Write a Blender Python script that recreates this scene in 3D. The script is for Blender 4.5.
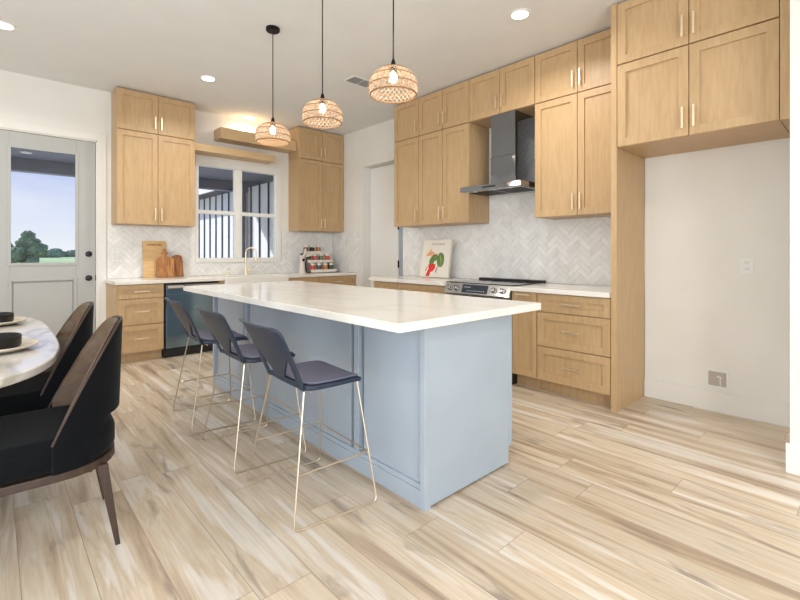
import bpy, bmesh, math, random
from mathutils import Vector, Matrix
random.seed(7)
PI = math.pi
S = bpy.context.scene
COL = S.collection
for o_ in list(bpy.data.objects): bpy.data.objects.remove(o_, do_unlink=True)

# ------------------------------------------------------------------ camera
cam = bpy.data.cameras.new('camera'); cam_o = bpy.data.objects.new('camera', cam); COL.objects.link(cam_o)
cam.sensor_fit = 'HORIZONTAL'; cam.sensor_width = 36.0
cam.lens = 36.0 * 442.6 / 800.0
cam.shift_x = 0.0; cam.shift_y = -(300.0 - 252.84) / 800.0
cam.clip_start = 0.05; cam.clip_end = 1500
cam_o.location = (0, 0, 1.2258)
cam_o.rotation_euler = (PI / 2, 0, -0.7445)
S.camera = cam_o

# ------------------------------------------------------------------ world, sun, daylight, exposure
def srgb(r, g, b):
    def f(c):
        c /= 255.0
        return c / 12.92 if c <= 0.04045 else ((c + 0.055) / 1.055) ** 2.4
    return (f(r), f(g), f(b), 1.0)

S.view_settings.view_transform = 'Standard'
S.view_settings.look = 'None'
S.view_settings.gamma = 1.0
S.view_settings.use_curve_mapping = False
S.view_settings.exposure = 0.22

W = bpy.data.worlds.new('sky'); S.world = W; W.use_nodes = True
nt = W.node_tree; nt.nodes.clear()
def N(nt, t, **k):
    n = nt.nodes.new(t)
    for a, v in k.items(): setattr(n, a, v)
    return n
wo = N(nt, 'ShaderNodeOutputWorld'); bg = N(nt, 'ShaderNodeBackground')
tc = N(nt, 'ShaderNodeTexCoord'); sp = N(nt, 'ShaderNodeSeparateXYZ')
rp = N(nt, 'ShaderNodeValToRGB'); nz = N(nt, 'ShaderNodeTexNoise'); mp = N(nt, 'ShaderNodeMapping')
cr = N(nt, 'ShaderNodeValToRGB'); mx = N(nt, 'ShaderNodeMixRGB')
nt.links.new(tc.outputs['Generated'], sp.inputs[0]); nt.links.new(sp.outputs['Z'], rp.inputs[0])
e = rp.color_ramp.elements
e[0].position = 0.0; e[0].color = srgb(240, 243, 247); e[1].position = 0.5; e[1].color = srgb(120, 160, 230)
e3 = rp.color_ramp.elements.new(0.07); e3.color = srgb(220, 228, 248)
e2 = rp.color_ramp.elements.new(0.17); e2.color = srgb(176, 192, 240)
mp.inputs['Scale'].default_value = (1.2, 1.2, 5.0)
nt.links.new(tc.outputs['Generated'], mp.inputs[0]); nt.links.new(mp.outputs[0], nz.inputs['Vector'])
nz.inputs['Scale'].default_value = 3.0; nz.inputs['Detail'].default_value = 5
cr.color_ramp.elements[0].position = 0.42; cr.color_ramp.elements[0].color = (0, 0, 0, 1)
cr.color_ramp.elements[1].position = 0.7; cr.color_ramp.elements[1].color = (.45, .45, .45, 1)
nt.links.new(nz.outputs['Fac'], cr.inputs[0]); nt.links.new(cr.outputs[0], mx.inputs[0])
nt.links.new(rp.outputs[0], mx.inputs[1]); mx.inputs[2].default_value = srgb(246, 247, 252)
nt.links.new(mx.outputs[0], bg.inputs[0]); bg.inputs[1].default_value = 0.92
nt.links.new(bg.outputs[0], wo.inputs[0])

def light(name, kind, loc, rot, energy, color, **k):
    l = bpy.data.lights.new(name, kind); l.energy = energy; l.color = color[:3]
    for a, v in k.items(): setattr(l, a, v)
    o = bpy.data.objects.new(name, l); COL.objects.link(o); o.location = loc; o.rotation_euler = rot
    return o
sun = light('sun', 'SUN', (-20, 30, 40), (0, 0, 0), 4.2, (1, .97, .93), angle=0.02)
sun.rotation_euler = Vector((0.52, -0.60, -0.60)).to_track_quat('-Z', 'Y').to_euler()
# daylight that comes in by the big openings of the living side (rear wall and left wall)
light('daylight_rear', 'AREA', (-1.25, -4.05, 1.45), (PI / 2, 0, 0), 150, (0.82, 0.91, 1.0), shape='RECTANGLE', size=2.8, size_y=2.3)
light('daylight_left', 'AREA', (-3.05, 1.3, 1.45), (PI / 2, 0, -PI / 2), 84, (0.82, 0.91, 1.0), shape='RECTANGLE', size=4.4, size_y=2.3)

# ------------------------------------------------------------------ mesh helpers
class MB:
    def __init__(s): s.v = []; s.f = []; s.mi = []; s.m = 0
    def add(s, vs, fs):
        b = len(s.v); s.v += [tuple(p) for p in vs]
        for f in fs: s.f.append([b + i for i in f]); s.mi.append(s.m)
        return s
    def box(s, x0, x1, y0, y1, z0, z1):
        x0, x1 = min(x0, x1), max(x0, x1); y0, y1 = min(y0, y1), max(y0, y1); z0, z1 = min(z0, z1), max(z0, z1)
        return s.add([(x0,y0,z0),(x1,y0,z0),(x1,y1,z0),(x0,y1,z0),(x0,y0,z1),(x1,y0,z1),(x1,y1,z1),(x0,y1,z1)],
              [(0,3,2,1),(4,5,6,7),(0,1,5,4),(1,2,6,5),(2,3,7,6),(3,0,4,7)])
    def tube(s, path, r, n=10, closed=False, cap=True):
        P = [Vector(p) for p in path]; m = len(P); vs = []; up = None
        R = r if isinstance(r, (list, tuple)) else [r] * m
        for i, p in enumerate(P):
            if closed: t = P[(i + 1) % m] - P[i - 1]
            else: t = P[min(i + 1, m - 1)] - P[max(i - 1, 0)]
            t.normalize()
            if up is None:
                up = Vector((0, 0, 1)) if abs(t.z) < .9 else Vector((1, 0, 0))
            a = t.cross(up)
            if a.length < 1e-6: a = t.orthogonal()
            a.normalize(); b = a.cross(t).normalized(); up = b
            for k in range(n):
                q = 2 * PI * k / n
                vs.append(p + (a * math.cos(q) + b * math.sin(q)) * R[i])
        fs = []
        for i in range(m if closed else m - 1):
            j = (i + 1) % m
            for k in range(n):
                k2 = (k + 1) % n
                fs.append((i * n + k, i * n + k2, j * n + k2, j * n + k))
        if cap and not closed:
            fs.append(tuple(range(n))); fs.append(tuple((m - 1) * n + k for k in range(n)))
        return s.add(vs, fs)
    def lathe(s, prof, c=(0, 0, 0), n=24, cap0=True, cap1=True, closed=False):
        vs = []; m = len(prof)
        for r, z in prof:
            for k in range(n):
                q = 2 * PI * k / n
                vs.append((c[0] + r * math.cos(q), c[1] + r * math.sin(q), c[2] + z))
        fs = []
        for i in range(m if closed else m - 1):
            j = (i + 1) % m
            for k in range(n):
                k2 = (k + 1) % n
                fs.append((i * n + k, i * n + k2, j * n + k2, j * n + k))
        if not closed:
            if cap0: fs.append(tuple(range(n)))
            if cap1: fs.append(tuple((m - 1) * n + k for k in range(n)))
        return s.add(vs, fs)
    def prism(s, poly, a, b, fn):
        # polygon poly (u,v) extruded from a to b; fn(u,v,w)->xyz
        n = len(poly)
        vs = [fn(u, v, a) for u, v in poly] + [fn(u, v, b) for u, v in poly]
        fs = [tuple(range(n)), tuple(range(n, 2 * n))] + [(i, (i + 1) % n, n + (i + 1) % n, n + i) for i in range(n)]
        return s.add(vs, fs)
    def grid(s, rows):
        m = len(rows[0]); vs = [p for r in rows for p in r]; fs = []
        for i in range(len(rows) - 1):
            for k in range(m - 1):
                fs.append((i * m + k, i * m + k + 1, (i + 1) * m + k + 1, (i + 1) * m + k))
        return s.add(vs, fs)
    def build(s, name, mat, parent=None, bevel=0, seg=2, smooth=False, weld=False, mods=None, normals=True):
        me = bpy.data.meshes.new(name); me.from_pydata(s.v, [], s.f)
        mats = mat if isinstance(mat, (list, tuple)) else [mat]
        for m in mats: me.materials.append(m)
        for p, i in zip(me.polygons, s.mi): p.material_index = i
        if normals or weld:
            bm = bmesh.new(); bm.from_mesh(me)
            if weld: bmesh.ops.remove_doubles(bm, verts=bm.verts, dist=1e-4)
            bmesh.ops.recalc_face_normals(bm, faces=bm.faces)
            bm.to_mesh(me); bm.free()
        o = bpy.data.objects.new(name, me); COL.objects.link(o)
        if parent: o.parent = parent
        if mods:
            for t, kw in mods:
                md = o.modifiers.new(t.lower(), t)
                for k, v in kw.items(): setattr(md, k, v)
        if bevel:
            md = o.modifiers.new('bevel', 'BEVEL'); md.width = bevel; md.segments = seg; md.limit_method = 'ANGLE'; md.angle_limit = math.radians(40)
        if smooth:
            me.polygons.foreach_set('use_smooth', [True] * len(me.polygons))
            try: me.set_sharp_from_angle(angle=math.radians(40))
            except Exception: pass
        return o

def thing(name, label, cat, loc=(0, 0, 0), rz=0, group=None):
    o = bpy.data.objects.new(name, None); COL.objects.link(o)
    o.location = loc; o.rotation_euler = (0, 0, rz); o.empty_display_size = .1
    o['label'] = label; o['category'] = cat
    if group: o['group'] = group
    return o
def tag(o, label, cat, group=None, kind=None):
    o['label'] = label; o['category'] = cat
    if group: o['group'] = group
    if kind: o['kind'] = kind
    return o
def struct(o): o['kind'] = 'structure'; return o
def children(o): return [c for c in bpy.data.objects if c.parent == o]
def copy_tree(o, parent=None):
    kids = list(o.children)
    c = o.copy(); COL.objects.link(c)
    if parent: c.parent = parent
    for k in kids: copy_tree(k, c)
    return c

# ------------------------------------------------------------------ materials
def mat(name, color, rough=.5, metal=0, **k):
    m = bpy.data.materials.new(name); m.use_nodes = True
    b = m.node_tree.nodes['Principled BSDF']
    b.inputs['Base Color'].default_value = color; b.inputs['Roughness'].default_value = rough; b.inputs['Metallic'].default_value = metal
    for a, v in k.items(): b.inputs[a.replace('_', ' ')].default_value = v
    return m
def noisy(name, c0, c1, scale=8, stretch=(1, 1, 1), rough=.5, metal=0, detail=4, lo=.35, hi=.65, bump=0, bscale=None, coord='Object', dist=0, rnd=0, **k):
    m = mat(name, c0, rough, metal, **k); t = m.node_tree; L = t.links; b = t.nodes['Principled BSDF']
    tc = N(t, 'ShaderNodeTexCoord'); mp = N(t, 'ShaderNodeMapping'); nz = N(t, 'ShaderNodeTexNoise'); cr = N(t, 'ShaderNodeValToRGB')
    L.new(tc.outputs[coord], mp.inputs[0]); mp.inputs['Scale'].default_value = stretch
    if rnd:
        oi = N(t, 'ShaderNodeObjectInfo'); ml = N(t, 'ShaderNodeMath', operation='MULTIPLY'); ml.inputs[1].default_value = rnd
        L.new(oi.outputs['Random'], ml.inputs[0]); L.new(ml.outputs[0], mp.inputs['Location'])
    L.new(mp.outputs[0], nz.inputs['Vector']); nz.inputs['Scale'].default_value = scale; nz.inputs['Detail'].default_value = detail; nz.inputs['Distortion'].default_value = dist
    cr.color_ramp.elements[0].position = lo; cr.color_ramp.elements[0].color = c0
    cr.color_ramp.elements[1].position = hi; cr.color_ramp.elements[1].color = c1
    L.new(nz.outputs['Fac'], cr.inputs[0]); L.new(cr.outputs[0], b.inputs['Base Color'])
    if bump:
        bp = N(t, 'ShaderNodeBump'); bp.inputs['Strength'].default_value = bump; bp.inputs['Distance'].default_value = .01
        src = nz
        if bscale:
            src = N(t, 'ShaderNodeTexNoise'); src.inputs['Scale'].default_value = bscale; src.inputs['Detail'].default_value = 3
            L.new(tc.outputs[coord], src.inputs['Vector'])
        L.new(src.outputs['Fac'], bp.inputs['Height']); L.new(bp.outputs[0], b.inputs['Normal'])
    return m

M = {}
M['wall'] = noisy('wall_paint', srgb(236, 232, 224), srgb(239, 235, 228), 3, rough=.75, bump=.04, bscale=160)
M['ceil'] = noisy('ceiling_paint', srgb(230, 230, 228), srgb(233, 233, 231), 3, rough=.85, bump=.03, bscale=140)
M['trim'] = mat('white_trim', srgb(240, 238, 232), .4)
M['wood'] = noisy('maple', srgb(191, 157, 114), srgb(200, 168, 126), 5, (9, 9, .9), .42, detail=6, dist=.6, rnd=20)
M['wood_pale'] = noisy('pale_maple', srgb(204, 172, 128), srgb(212, 182, 140), 5, (1.2, 9, 9), .45, detail=6, dist=.5)
M['gold'] = mat('brushed_gold', srgb(242, 226, 196), .36, .85)
M['steel'] = noisy('brushed_steel', srgb(180, 180, 180), srgb(192, 192, 192), 12, (.5, .5, 60), .13, 1, detail=2)
M['dark_steel'] = mat('smoked_steel', srgb(138, 141, 146), .07, 1)
_t = M['dark_steel'].node_tree; _b = _t.nodes['Principled BSDF']; _n = N(_t, 'ShaderNodeTexNoise'); _n.inputs['Scale'].default_value = 3.2; _n.inputs['Detail'].default_value = 1
_p = N(_t, 'ShaderNodeBump'); _p.inputs['Strength'].default_value = .35; _p.inputs['Distance'].default_value = .02
_c = N(_t, 'ShaderNodeTexCoord'); _t.links.new(_c.outputs['Object'], _n.inputs['Vector']); _t.links.new(_n.outputs['Fac'], _p.inputs['Height']); _t.links.new(_p.outputs[0], _b.inputs['Normal'])
M['black'] = mat('black_plastic', srgb(22, 22, 24), .4)
M['blackglass'] = mat('black_glass', srgb(14, 15, 18), .08)
M['dark_metal'] = mat('dark_bronze', srgb(34, 29, 26), .4, .7)
M['island'] = noisy('blue_grey_paint', srgb(166, 177, 188), srgb(170, 181, 192), 4, rough=.42, bump=.015, bscale=120)
M['door_grey'] = mat('grey_door_paint', srgb(178, 178, 174), .45)
M['porcelain'] = mat('white_porcelain', srgb(240, 236, 228), .12)
M['plastic_white'] = mat('white_plastic', srgb(236, 234, 228), .35)
M['rubber'] = mat('grey_recess', srgb(190, 178, 168), .6)
M['navy'] = noisy('navy_plastic', srgb(33, 45, 63), srgb(38, 51, 70), 30, rough=.42, bump=.02, bscale=300)
M['pad'] = noisy('grey_purple_fabric', srgb(98, 98, 116), srgb(118, 116, 134), 220, rough=.9, bump=.15, bscale=400)
M['rod'] = mat('champagne_rod', srgb(205, 188, 165), .3, .85)
M['velvet'] = noisy('black_velvet', srgb(5, 7, 11), srgb(9, 12, 17), 60, rough=.9, Sheen_Weight=.05, Sheen_Roughness=.4, Specular_IOR_Level=.2)
M['leather'] = noisy('brown_leather', srgb(84, 64, 46), srgb(100, 78, 57), 25, rough=.45, bump=.08, bscale=180)
M['walnut'] = noisy('walnut', srgb(56, 41, 32), srgb(70, 52, 41), 6, (6, 6, 1), .4, detail=5, rnd=9)
M['rattan'] = noisy('rattan', srgb(190, 160, 128), srgb(214, 188, 158), 60, rough=.6)
M['rattan_inner'] = mat('rattan_band', srgb(140, 100, 64), .6)
M['plate'] = noisy('stoneware', srgb(196, 184, 166), srgb(208, 197, 180), 20, rough=.35)
M['bowl'] = mat('black_stoneware', srgb(24, 22, 22), .45)
M['board_l'] = noisy('maple_board', srgb(214, 172, 116), srgb(228, 190, 136), 4, (1, 9, 9), .5, detail=5)
M['board_d'] = noisy('acacia_board', srgb(140, 88, 48), srgb(196, 138, 84), 5, (10, 10, 1.2), .45, detail=5, dist=.8)
M['cream'] = mat('cream_cover', srgb(236, 228, 214), .5)
M['grass'] = noisy('field', srgb(150, 178, 120), srgb(182, 202, 150), .05, rough=.9)
M['leaf'] = noisy('foliage', srgb(82, 106, 88), srgb(118, 142, 112), 1.2, rough=.8)
M['bark'] = mat('bark', srgb(92, 78, 66), .8)
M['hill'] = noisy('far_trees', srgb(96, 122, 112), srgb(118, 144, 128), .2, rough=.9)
M['porch'] = noisy('hazed_stained_boards', srgb(96, 102, 118), srgb(108, 112, 124), 5, (1, 12, 1), .6)  # blue-grey reflection haze of the glass mixed into the dark boards' colour
M['siding'] = mat('white_siding', srgb(232, 233, 236), .6)
M['batten'] = mat('dark_batten', srgb(66, 70, 84), .6)
M['concrete'] = noisy('concrete', srgb(204, 202, 198), srgb(214, 212, 208), 4, rough=.8)

def emit(name, col, st):
    m = bpy.data.materials.new(name); m.use_nodes = True; t = m.node_tree; t.nodes.clear()
    o = N(t, 'ShaderNodeOutputMaterial'); em = N(t, 'ShaderNodeEmission'); em.inputs[0].default_value = col; em.inputs[1].default_value = st
    t.links.new(em.outputs[0], o.inputs[0]); return m
M['lamp'] = emit('lamp_disc', (1, .93, .82, 1), 9)
M['bulb'] = emit('bulb_glow', (1, .88, .70, 1), 14)
M['display'] = mat('display_glass', srgb(46, 52, 64), .1)
M['digits'] = emit('display_digits', (.7, .8, .9, 1), .6)

def glass():
    m = bpy.data.materials.new('window_glass'); m.use_nodes = True; t = m.node_tree; t.nodes.clear()
    o = N(t, 'ShaderNodeOutputMaterial'); tr = N(t, 'ShaderNodeBsdfTransparent'); gl = N(t, 'ShaderNodeBsdfGlossy'); mx = N(t, 'ShaderNodeMixShader'); fr = N(t, 'ShaderNodeFresnel')
    tr.inputs[0].default_value = (.96, .97, .98, 1); gl.inputs['Roughness'].default_value = .01; fr.inputs[0].default_value = 1.4
    t.links.new(fr.outputs[0], mx.inputs[0]); t.links.new(tr.outputs[0], mx.inputs[1]); t.links.new(gl.outputs[0], mx.inputs[2]); t.links.new(mx.outputs[0], o.inputs[0])
    return m
M['glass'] = glass()

def quartz(name, base, vein, rough, scale=1.6, vw=.05, amt=1):
    m = mat(name, base, rough); t = m.node_tree; L = t.links; b = t.nodes['Principled BSDF']
    tc = N(t, 'ShaderNodeTexCoord'); nz = N(t, 'ShaderNodeTexNoise'); mp = N(t, 'ShaderNodeMapping'); cr = N(t, 'ShaderNodeValToRGB')
    mp.inputs['Rotation'].default_value = (.3, .2, .7); mp.inputs['Scale'].default_value = (1, .45, 1)
    L.new(tc.outputs['Object'], mp.inputs[0]); L.new(mp.outputs[0], nz.inputs['Vector'])
    nz.inputs['Scale'].default_value = scale; nz.inputs['Detail'].default_value = 7; nz.inputs['Distortion'].default_value = 1.2
    el = cr.color_ramp.elements
    el[0].position = .5 - vw; el[0].color = base; el[1].position = .5 + vw; el[1].color = base
    x = el.new(.5); x.color = vein
    L.new(nz.outputs['Fac'], cr.inputs[0]); L.new(cr.outputs[0], b.inputs['Base Color'])
    return m
M['quartz'] = quartz('white_quartz', srgb(240, 235, 227), srgb(234, 227, 216), .14)
M['table_marble'] = quartz('table_marble', srgb(222, 217, 210), srgb(184, 176, 164), .1, 3.0, .09)

def tile_mat():
    m = mat('marble_tile', srgb(232, 226, 218), .12); t = m.node_tree; L = t.links; b = t.nodes['Principled BSDF']
    ge = N(t, 'ShaderNodeNewGeometry'); cr = N(t, 'ShaderNodeValToRGB'); tc = N(t, 'ShaderNodeTexCoord'); nz = N(t, 'ShaderNodeTexNoise'); c2 = N(t, 'ShaderNodeValToRGB'); mx = N(t, 'ShaderNodeMixRGB', blend_type='MULTIPLY')
    el = cr.color_ramp.elements; el[0].color = srgb(238, 235, 230); el[1].color = srgb(248, 246, 242)
    L.new(ge.outputs['Random Per Island'], cr.inputs[0])
    L.new(tc.outputs['Object'], nz.inputs['Vector']); nz.inputs['Scale'].default_value = 5; nz.inputs['Detail'].default_value = 6; nz.inputs['Distortion'].default_value = 1.5
    c2.color_ramp.elements[0].position = .36; c2.color_ramp.elements[0].color = (.91, .91, .91, 1); c2.color_ramp.elements[1].position = .52; c2.color_ramp.elements[1].color = (1, 1, 1, 1)
    L.new(nz.outputs['Fac'], c2.inputs[0]); mx.inputs[0].default_value = .8
    L.new(cr.outputs[0], mx.inputs[1]); L.new(c2.outputs[0], mx.inputs[2]); L.new(mx.outputs[0], b.inputs['Base Color'])
    return m
M['tile'] = tile_mat()
M['grout'] = mat('grout', srgb(226, 221, 213), .8)

def floor_mat():
    m = mat('plank_floor', srgb(215, 190, 155), .34); t = m.node_tree; L = t.links; b = t.nodes['Principled BSDF']
    def math_(op, a, c=None):
        n = N(t, 'ShaderNodeMath', operation=op)
        for i, x in enumerate((a, c)):
            if x is None: continue
            if isinstance(x, (int, float)): n.inputs[i].default_value = x
            else: L.new(x, n.inputs[i])
        return n.outputs[0]
    tc = N(t, 'ShaderNodeTexCoord'); sp = N(t, 'ShaderNodeSeparateXYZ'); L.new(tc.outputs['Object'], sp.inputs[0])
    u = math_('DIVIDE', math_('SUBTRACT', sp.outputs['X'], .49 - .2065 * 40), .2065)
    ci = math_('FLOOR', u); fu = math_('FRACT', u)
    w1 = N(t, 'ShaderNodeTexWhiteNoise', noise_dimensions='1D'); L.new(ci, w1.inputs['W'])
    v = math_('ADD', math_('DIVIDE', math_('ADD', sp.outputs['Y'], 30), 1.22), w1.outputs['Value'])
    ri = math_('FLOOR', v); fv = math_('FRACT', v)
    cx = N(t, 'ShaderNodeCombineXYZ'); L.new(ci, cx.inputs[0]); L.new(ri, cx.inputs[1])
    w2 = N(t, 'ShaderNodeTexWhiteNoise', noise_dimensions='2D'); L.new(cx.outputs[0], w2.inputs['Vector'])
    # grain coordinates, shifted plank by plank
    sh = math_('MULTIPLY', w2.outputs['Value'], 37.0)
    g = N(t, 'ShaderNodeCombineXYZ')
    L.new(math_('ADD', math_('MULTIPLY', sp.outputs['X'], 11), sh), g.inputs[0]); L.new(math_('ADD', math_('MULTIPLY', sp.outputs['Y'], .62), sh), g.inputs[1]); L.new(sh, g.inputs[2])
    n1 = N(t, 'ShaderNodeTexNoise'); n1.inputs['Scale'].default_value = 1.0; n1.inputs['Detail'].default_value = 5; n1.inputs['Roughness'].default_value = .55; n1.inputs['Distortion'].default_value = .5
    L.new(g.outputs[0], n1.inputs['Vector'])
    cr = N(t, 'ShaderNodeValToRGB'); el = cr.color_ramp.elements
    el[0].position = .26; el[0].color = srgb(150, 132, 115); el[1].position = .72; el[1].color = srgb(228, 222, 213)
    for p, c in ((.36, srgb(182, 161, 138)), (.43, srgb(203, 184, 159)), (.50, srgb(213, 200, 181)), (.54, srgb(207, 187, 161)), (.60, srgb(222, 213, 201))):
        x = el.new(p); x.color = c
    L.new(n1.outputs['Fac'], cr.inputs[0])
    # fine grain
    g2 = N(t, 'ShaderNodeCombineXYZ')
    L.new(math_('ADD', math_('MULTIPLY', sp.outputs['X'], 70), sh), g2.inputs[0]); L.new(math_('ADD', math_('MULTIPLY', sp.outputs['Y'], 3.0), sh), g2.inputs[1]); L.new(sh, g2.inputs[2])
    n2 = N(t, 'ShaderNodeTexNoise'); n2.inputs['Scale'].default_value = 1.0; n2.inputs['Detail'].default_value = 3; L.new(g2.outputs[0], n2.inputs['Vector'])
    c2 = N(t, 'ShaderNodeValToRGB'); c2.color_ramp.elements[0].position = .3; c2.color_ramp.elements[0].color = (.86, .84, .82, 1); c2.color_ramp.elements[1].position = .6; c2.color_ramp.elements[1].color = (1, 1, 1, 1)
    L.new(n2.outputs['Fac'], c2.inputs[0])
    m1 = N(t, 'ShaderNodeMixRGB', blend_type='MULTIPLY'); m1.inputs[0].default_value = .7; L.new(cr.outputs[0], m1.inputs[1]); L.new(c2.outputs[0], m1.inputs[2])
    # dark knots and streaks
    g3 = N(t, 'ShaderNodeCombineXYZ')
    L.new(math_('ADD', math_('MULTIPLY', sp.outputs['X'], 8), sh), g3.inputs[0]); L.new(math_('ADD', math_('MULTIPLY', sp.outputs['Y'], 1.8), sh), g3.inputs[1]); L.new(math_('MULTIPLY', sh, 1.7), g3.inputs[2])
    n3 = N(t, 'ShaderNodeTexNoise'); n3.inputs['Scale'].default_value = 1.0; n3.inputs['Detail'].default_value = 4; n3.inputs['Distortion'].default_value = 1.0; L.new(g3.outputs[0], n3.inputs['Vector'])
    c3 = N(t, 'ShaderNodeValToRGB'); c3.color_ramp.elements[0].position = .59; c3.color_ramp.elements[0].color = (0, 0, 0, 1); c3.color_ramp.elements[1].position = .74; c3.color_ramp.elements[1].color = (.75, .75, .75, 1)
    L.new(n3.outputs['Fac'], c3.inputs[0])
    m2 = N(t, 'ShaderNodeMixRGB'); L.new(c3.outputs[0], m2.inputs[0]); L.new(m1.outputs[0], m2.inputs[1]); m2.inputs[2].default_value = srgb(112, 100, 90)
    # plank to plank tint
    c4 = N(t, 'ShaderNodeValToRGB'); c4.color_ramp.elements[0].color = (.90, .885, .87, 1); c4.color_ramp.elements[1].color = (1.08, 1.08, 1.08, 1)
    L.new(w2.outputs['Value'], c4.inputs[0])
    m3 = N(t, 'ShaderNodeMixRGB', blend_type='MULTIPLY'); m3.inputs[0].default_value = 1; L.new(m2.outputs[0], m3.inputs[1]); L.new(c4.outputs[0], m3.inputs[2])
    # joints
    eu = math_('MULTIPLY', math_('MINIMUM', fu, math_('SUBTRACT', 1.0, fu)), .2065); ev = math_('MULTIPLY', math_('MINIMUM', fv, math_('SUBTRACT', 1.0, fv)), 1.22)
    jt = math_('LESS_THAN', math_('MINIMUM', eu, ev), .0014)
    m4 = N(t, 'ShaderNodeMixRGB'); L.new(math_('MULTIPLY', jt, .75), m4.inputs[0]); L.new(m3.outputs[0], m4.inputs[1]); m4.inputs[2].default_value = srgb(140, 122, 104)
    L.new(m4.outputs[0], b.inputs['Base Color'])
    return m
M['floor'] = floor_mat()

# ------------------------------------------------------------------ room shell
CZ = 3.152      # ceiling height
WX = 4.235      # kitchen right wall
BY = 6.27      # back wall
struct(MB().box(-3.2, 4.6, -4.2, 6.45, -.12, 0).build('floor', M['floor']))
struct(MB().box(-3.2, 4.6, -4.2, 6.45, CZ, CZ + .15).build('ceiling', M['ceil']))
T = .16
# back wall with openings for the door and the window
b = MB()
dx0, dx1, dz = -.08, .915, 2.545
wx0, wx1, wz0, wz1 = 2.02, 3.275, 1.09, 2.52
b.box(-3.2, dx0, BY, BY + T, 0, CZ); b.box(dx0, dx1, BY, BY + T, dz, CZ); b.box(dx1, wx0, BY, BY + T, 0, CZ)
b.box(wx0, wx1, BY, BY + T, 0, wz0); b.box(wx0, wx1, BY, BY + T, wz1, CZ); b.box(wx1, 4.6, BY, BY + T, 0, CZ)
struct(b.build('wall_back', M['wall']))
# right wall with the recessed door
oy0, oy1, oz = 4.533, 5.451, 2.56
b = MB(); b.box(WX, WX + .3, oy1, BY, 0, CZ); b.box(WX, WX + .3, oy0, oy1, oz, CZ); b.box(WX, WX + .3, 1.37, oy0, 0, CZ)
b.box(WX + .20, WX + .3, oy0, oy1, 0, oz)
struct(b.build('wall_right', M['wall']))
b = MB(); b.box(4.12, WX + .3, .342, 1.37, 0, CZ)
struct(b.build('wall_alcove', M['wall']))
struct(MB().box(3.275, WX + .3, -4.2, .342, 0, CZ).build('wall_side', M['wall']))
struct(MB().box(3.256, 3.2745, -4.0, .359, .0005, .165).build('baseboard_side', M['trim'], bevel=.003))
struct(MB().box(4.104, 4.12, .343, 1.37, 0, .155).build('baseboard_alcove', M['wall'], bevel=.003))
# left and rear walls of the living side, with large openings the daylight comes through
b = MB(); X = -3.2
b.box(X, X + T, -4.2, -0.9, 0, CZ); b.box(X, X + T, -0.9, 3.5, 0, .25); b.box(X, X + T, -0.9, 3.5, 2.65, CZ); b.box(X, X + T, 3.5, BY, 0, CZ)
struct(b.build('wall_left', M['wall']))
b = MB(); Y = -4.2
b.box(-3.2, -2.65, Y, Y + T, 0, CZ); b.box(-2.65, .15, Y, Y + T, 0, .25); b.box(-2.65, .15, Y, Y + T, 2.65, CZ); b.box(.15, 3.275, Y, Y + T, 0, CZ)
struct(b.build('wall_rear', M['wall']))
struct(MB().box(-3.04, dx0 - .09, BY - .016, BY, 0, .155).build('baseboard_back', M['trim'], bevel=.003))

# door casing
b = MB(); c = .088
b.box(dx0 - c, dx0, BY - .016, BY, 0, dz + c); b.box(dx1, dx1 + c, BY - .016, BY, 0, dz + c); b.box(dx0, dx1, BY - .016, BY, dz, dz + c)
b.box(dx0, dx0 + .014, BY, BY + T, 0, dz); b.box(dx1 - .014, dx1, BY, BY + T, 0, dz); b.box(dx0, dx1, BY, BY + T, dz - .014, dz)
struct(b.build('trim_1', M['wall'], bevel=.002))

# exterior door
D = bpy.data.objects.new('door_1', None); COL.objects.link(D); D.location = (0, BY + .012, 0); D['kind'] = 'structure'
x0, x1, z0, z1 = dx0 + .018, dx1 - .018, .012, dz - .018
gx0, gx1, gz0, gz1 = .135, .715, 1.105, 2.365
px0, px1, pz0, pz1 = .135, .71, .26, .935
b = MB()
b.box(x0, gx0, 0, .045, z0, z1); b.box(gx1, x1, 0, .045, z0, z1); b.box(gx0, gx1, 0, .045, gz1, z1); b.box(gx0, gx1, 0, .045, pz1, gz0); b.box(gx0, gx1, 0, .045, z0, pz0)
b.box(gx0, gx1, .016, .03, pz0, pz1)
# raised field of the panel with mouldings
b.box(px0 + .03, px1 - .03, .008, .016, pz0 + .03, pz1 - .03)
for (a0, a1, c0, c1) in ((gx0 - .02, gx1 + .02, gz0 - .02, gz1 + .02), (px0 - .012, px1 + .012, pz0 - .012, pz1 + .012)):
    w = .032
    b.box(a0, a0 + w, -.008, 0, c0, c1); b.box(a1 - w, a1, -.008, 0, c0, c1); b.box(a0 + w, a1 - w, -.008, 0, c0, c0 + w); b.box(a0 + w, a1 - w, -.008, 0, c1 - w, c1)
b.build('door_leaf', M['door_grey'], D, bevel=.003)
MB().box(gx0, gx1, .02, .026, gz0, gz1).build('door_glass', M['glass'], D)
for nm, zz in (('deadbolt', 1.212), ('door_knob', .932)):
    b = MB()
    pts = [(.034, 0), (.034, .006), (.030, .01)] + ([(.018, .012), (.017, .02), (.012, .022)] if nm == 'deadbolt' else [(.013, .014), (.012, .03), (.026, .042), (.028, .052), (.022, .062), (.008, .065)])
    vs = MB().lathe(pts, n=20)
    vs.v = [(.832 + p[0], -p[2], zz + p[1]) for p in vs.v]
    vs.build(nm, M['black'], D, smooth=True)
MB().box(x1 - .002, x1 + .006, -.006, .012, .90, .965).build('strike_plate', M['dark_metal'], D)

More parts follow.
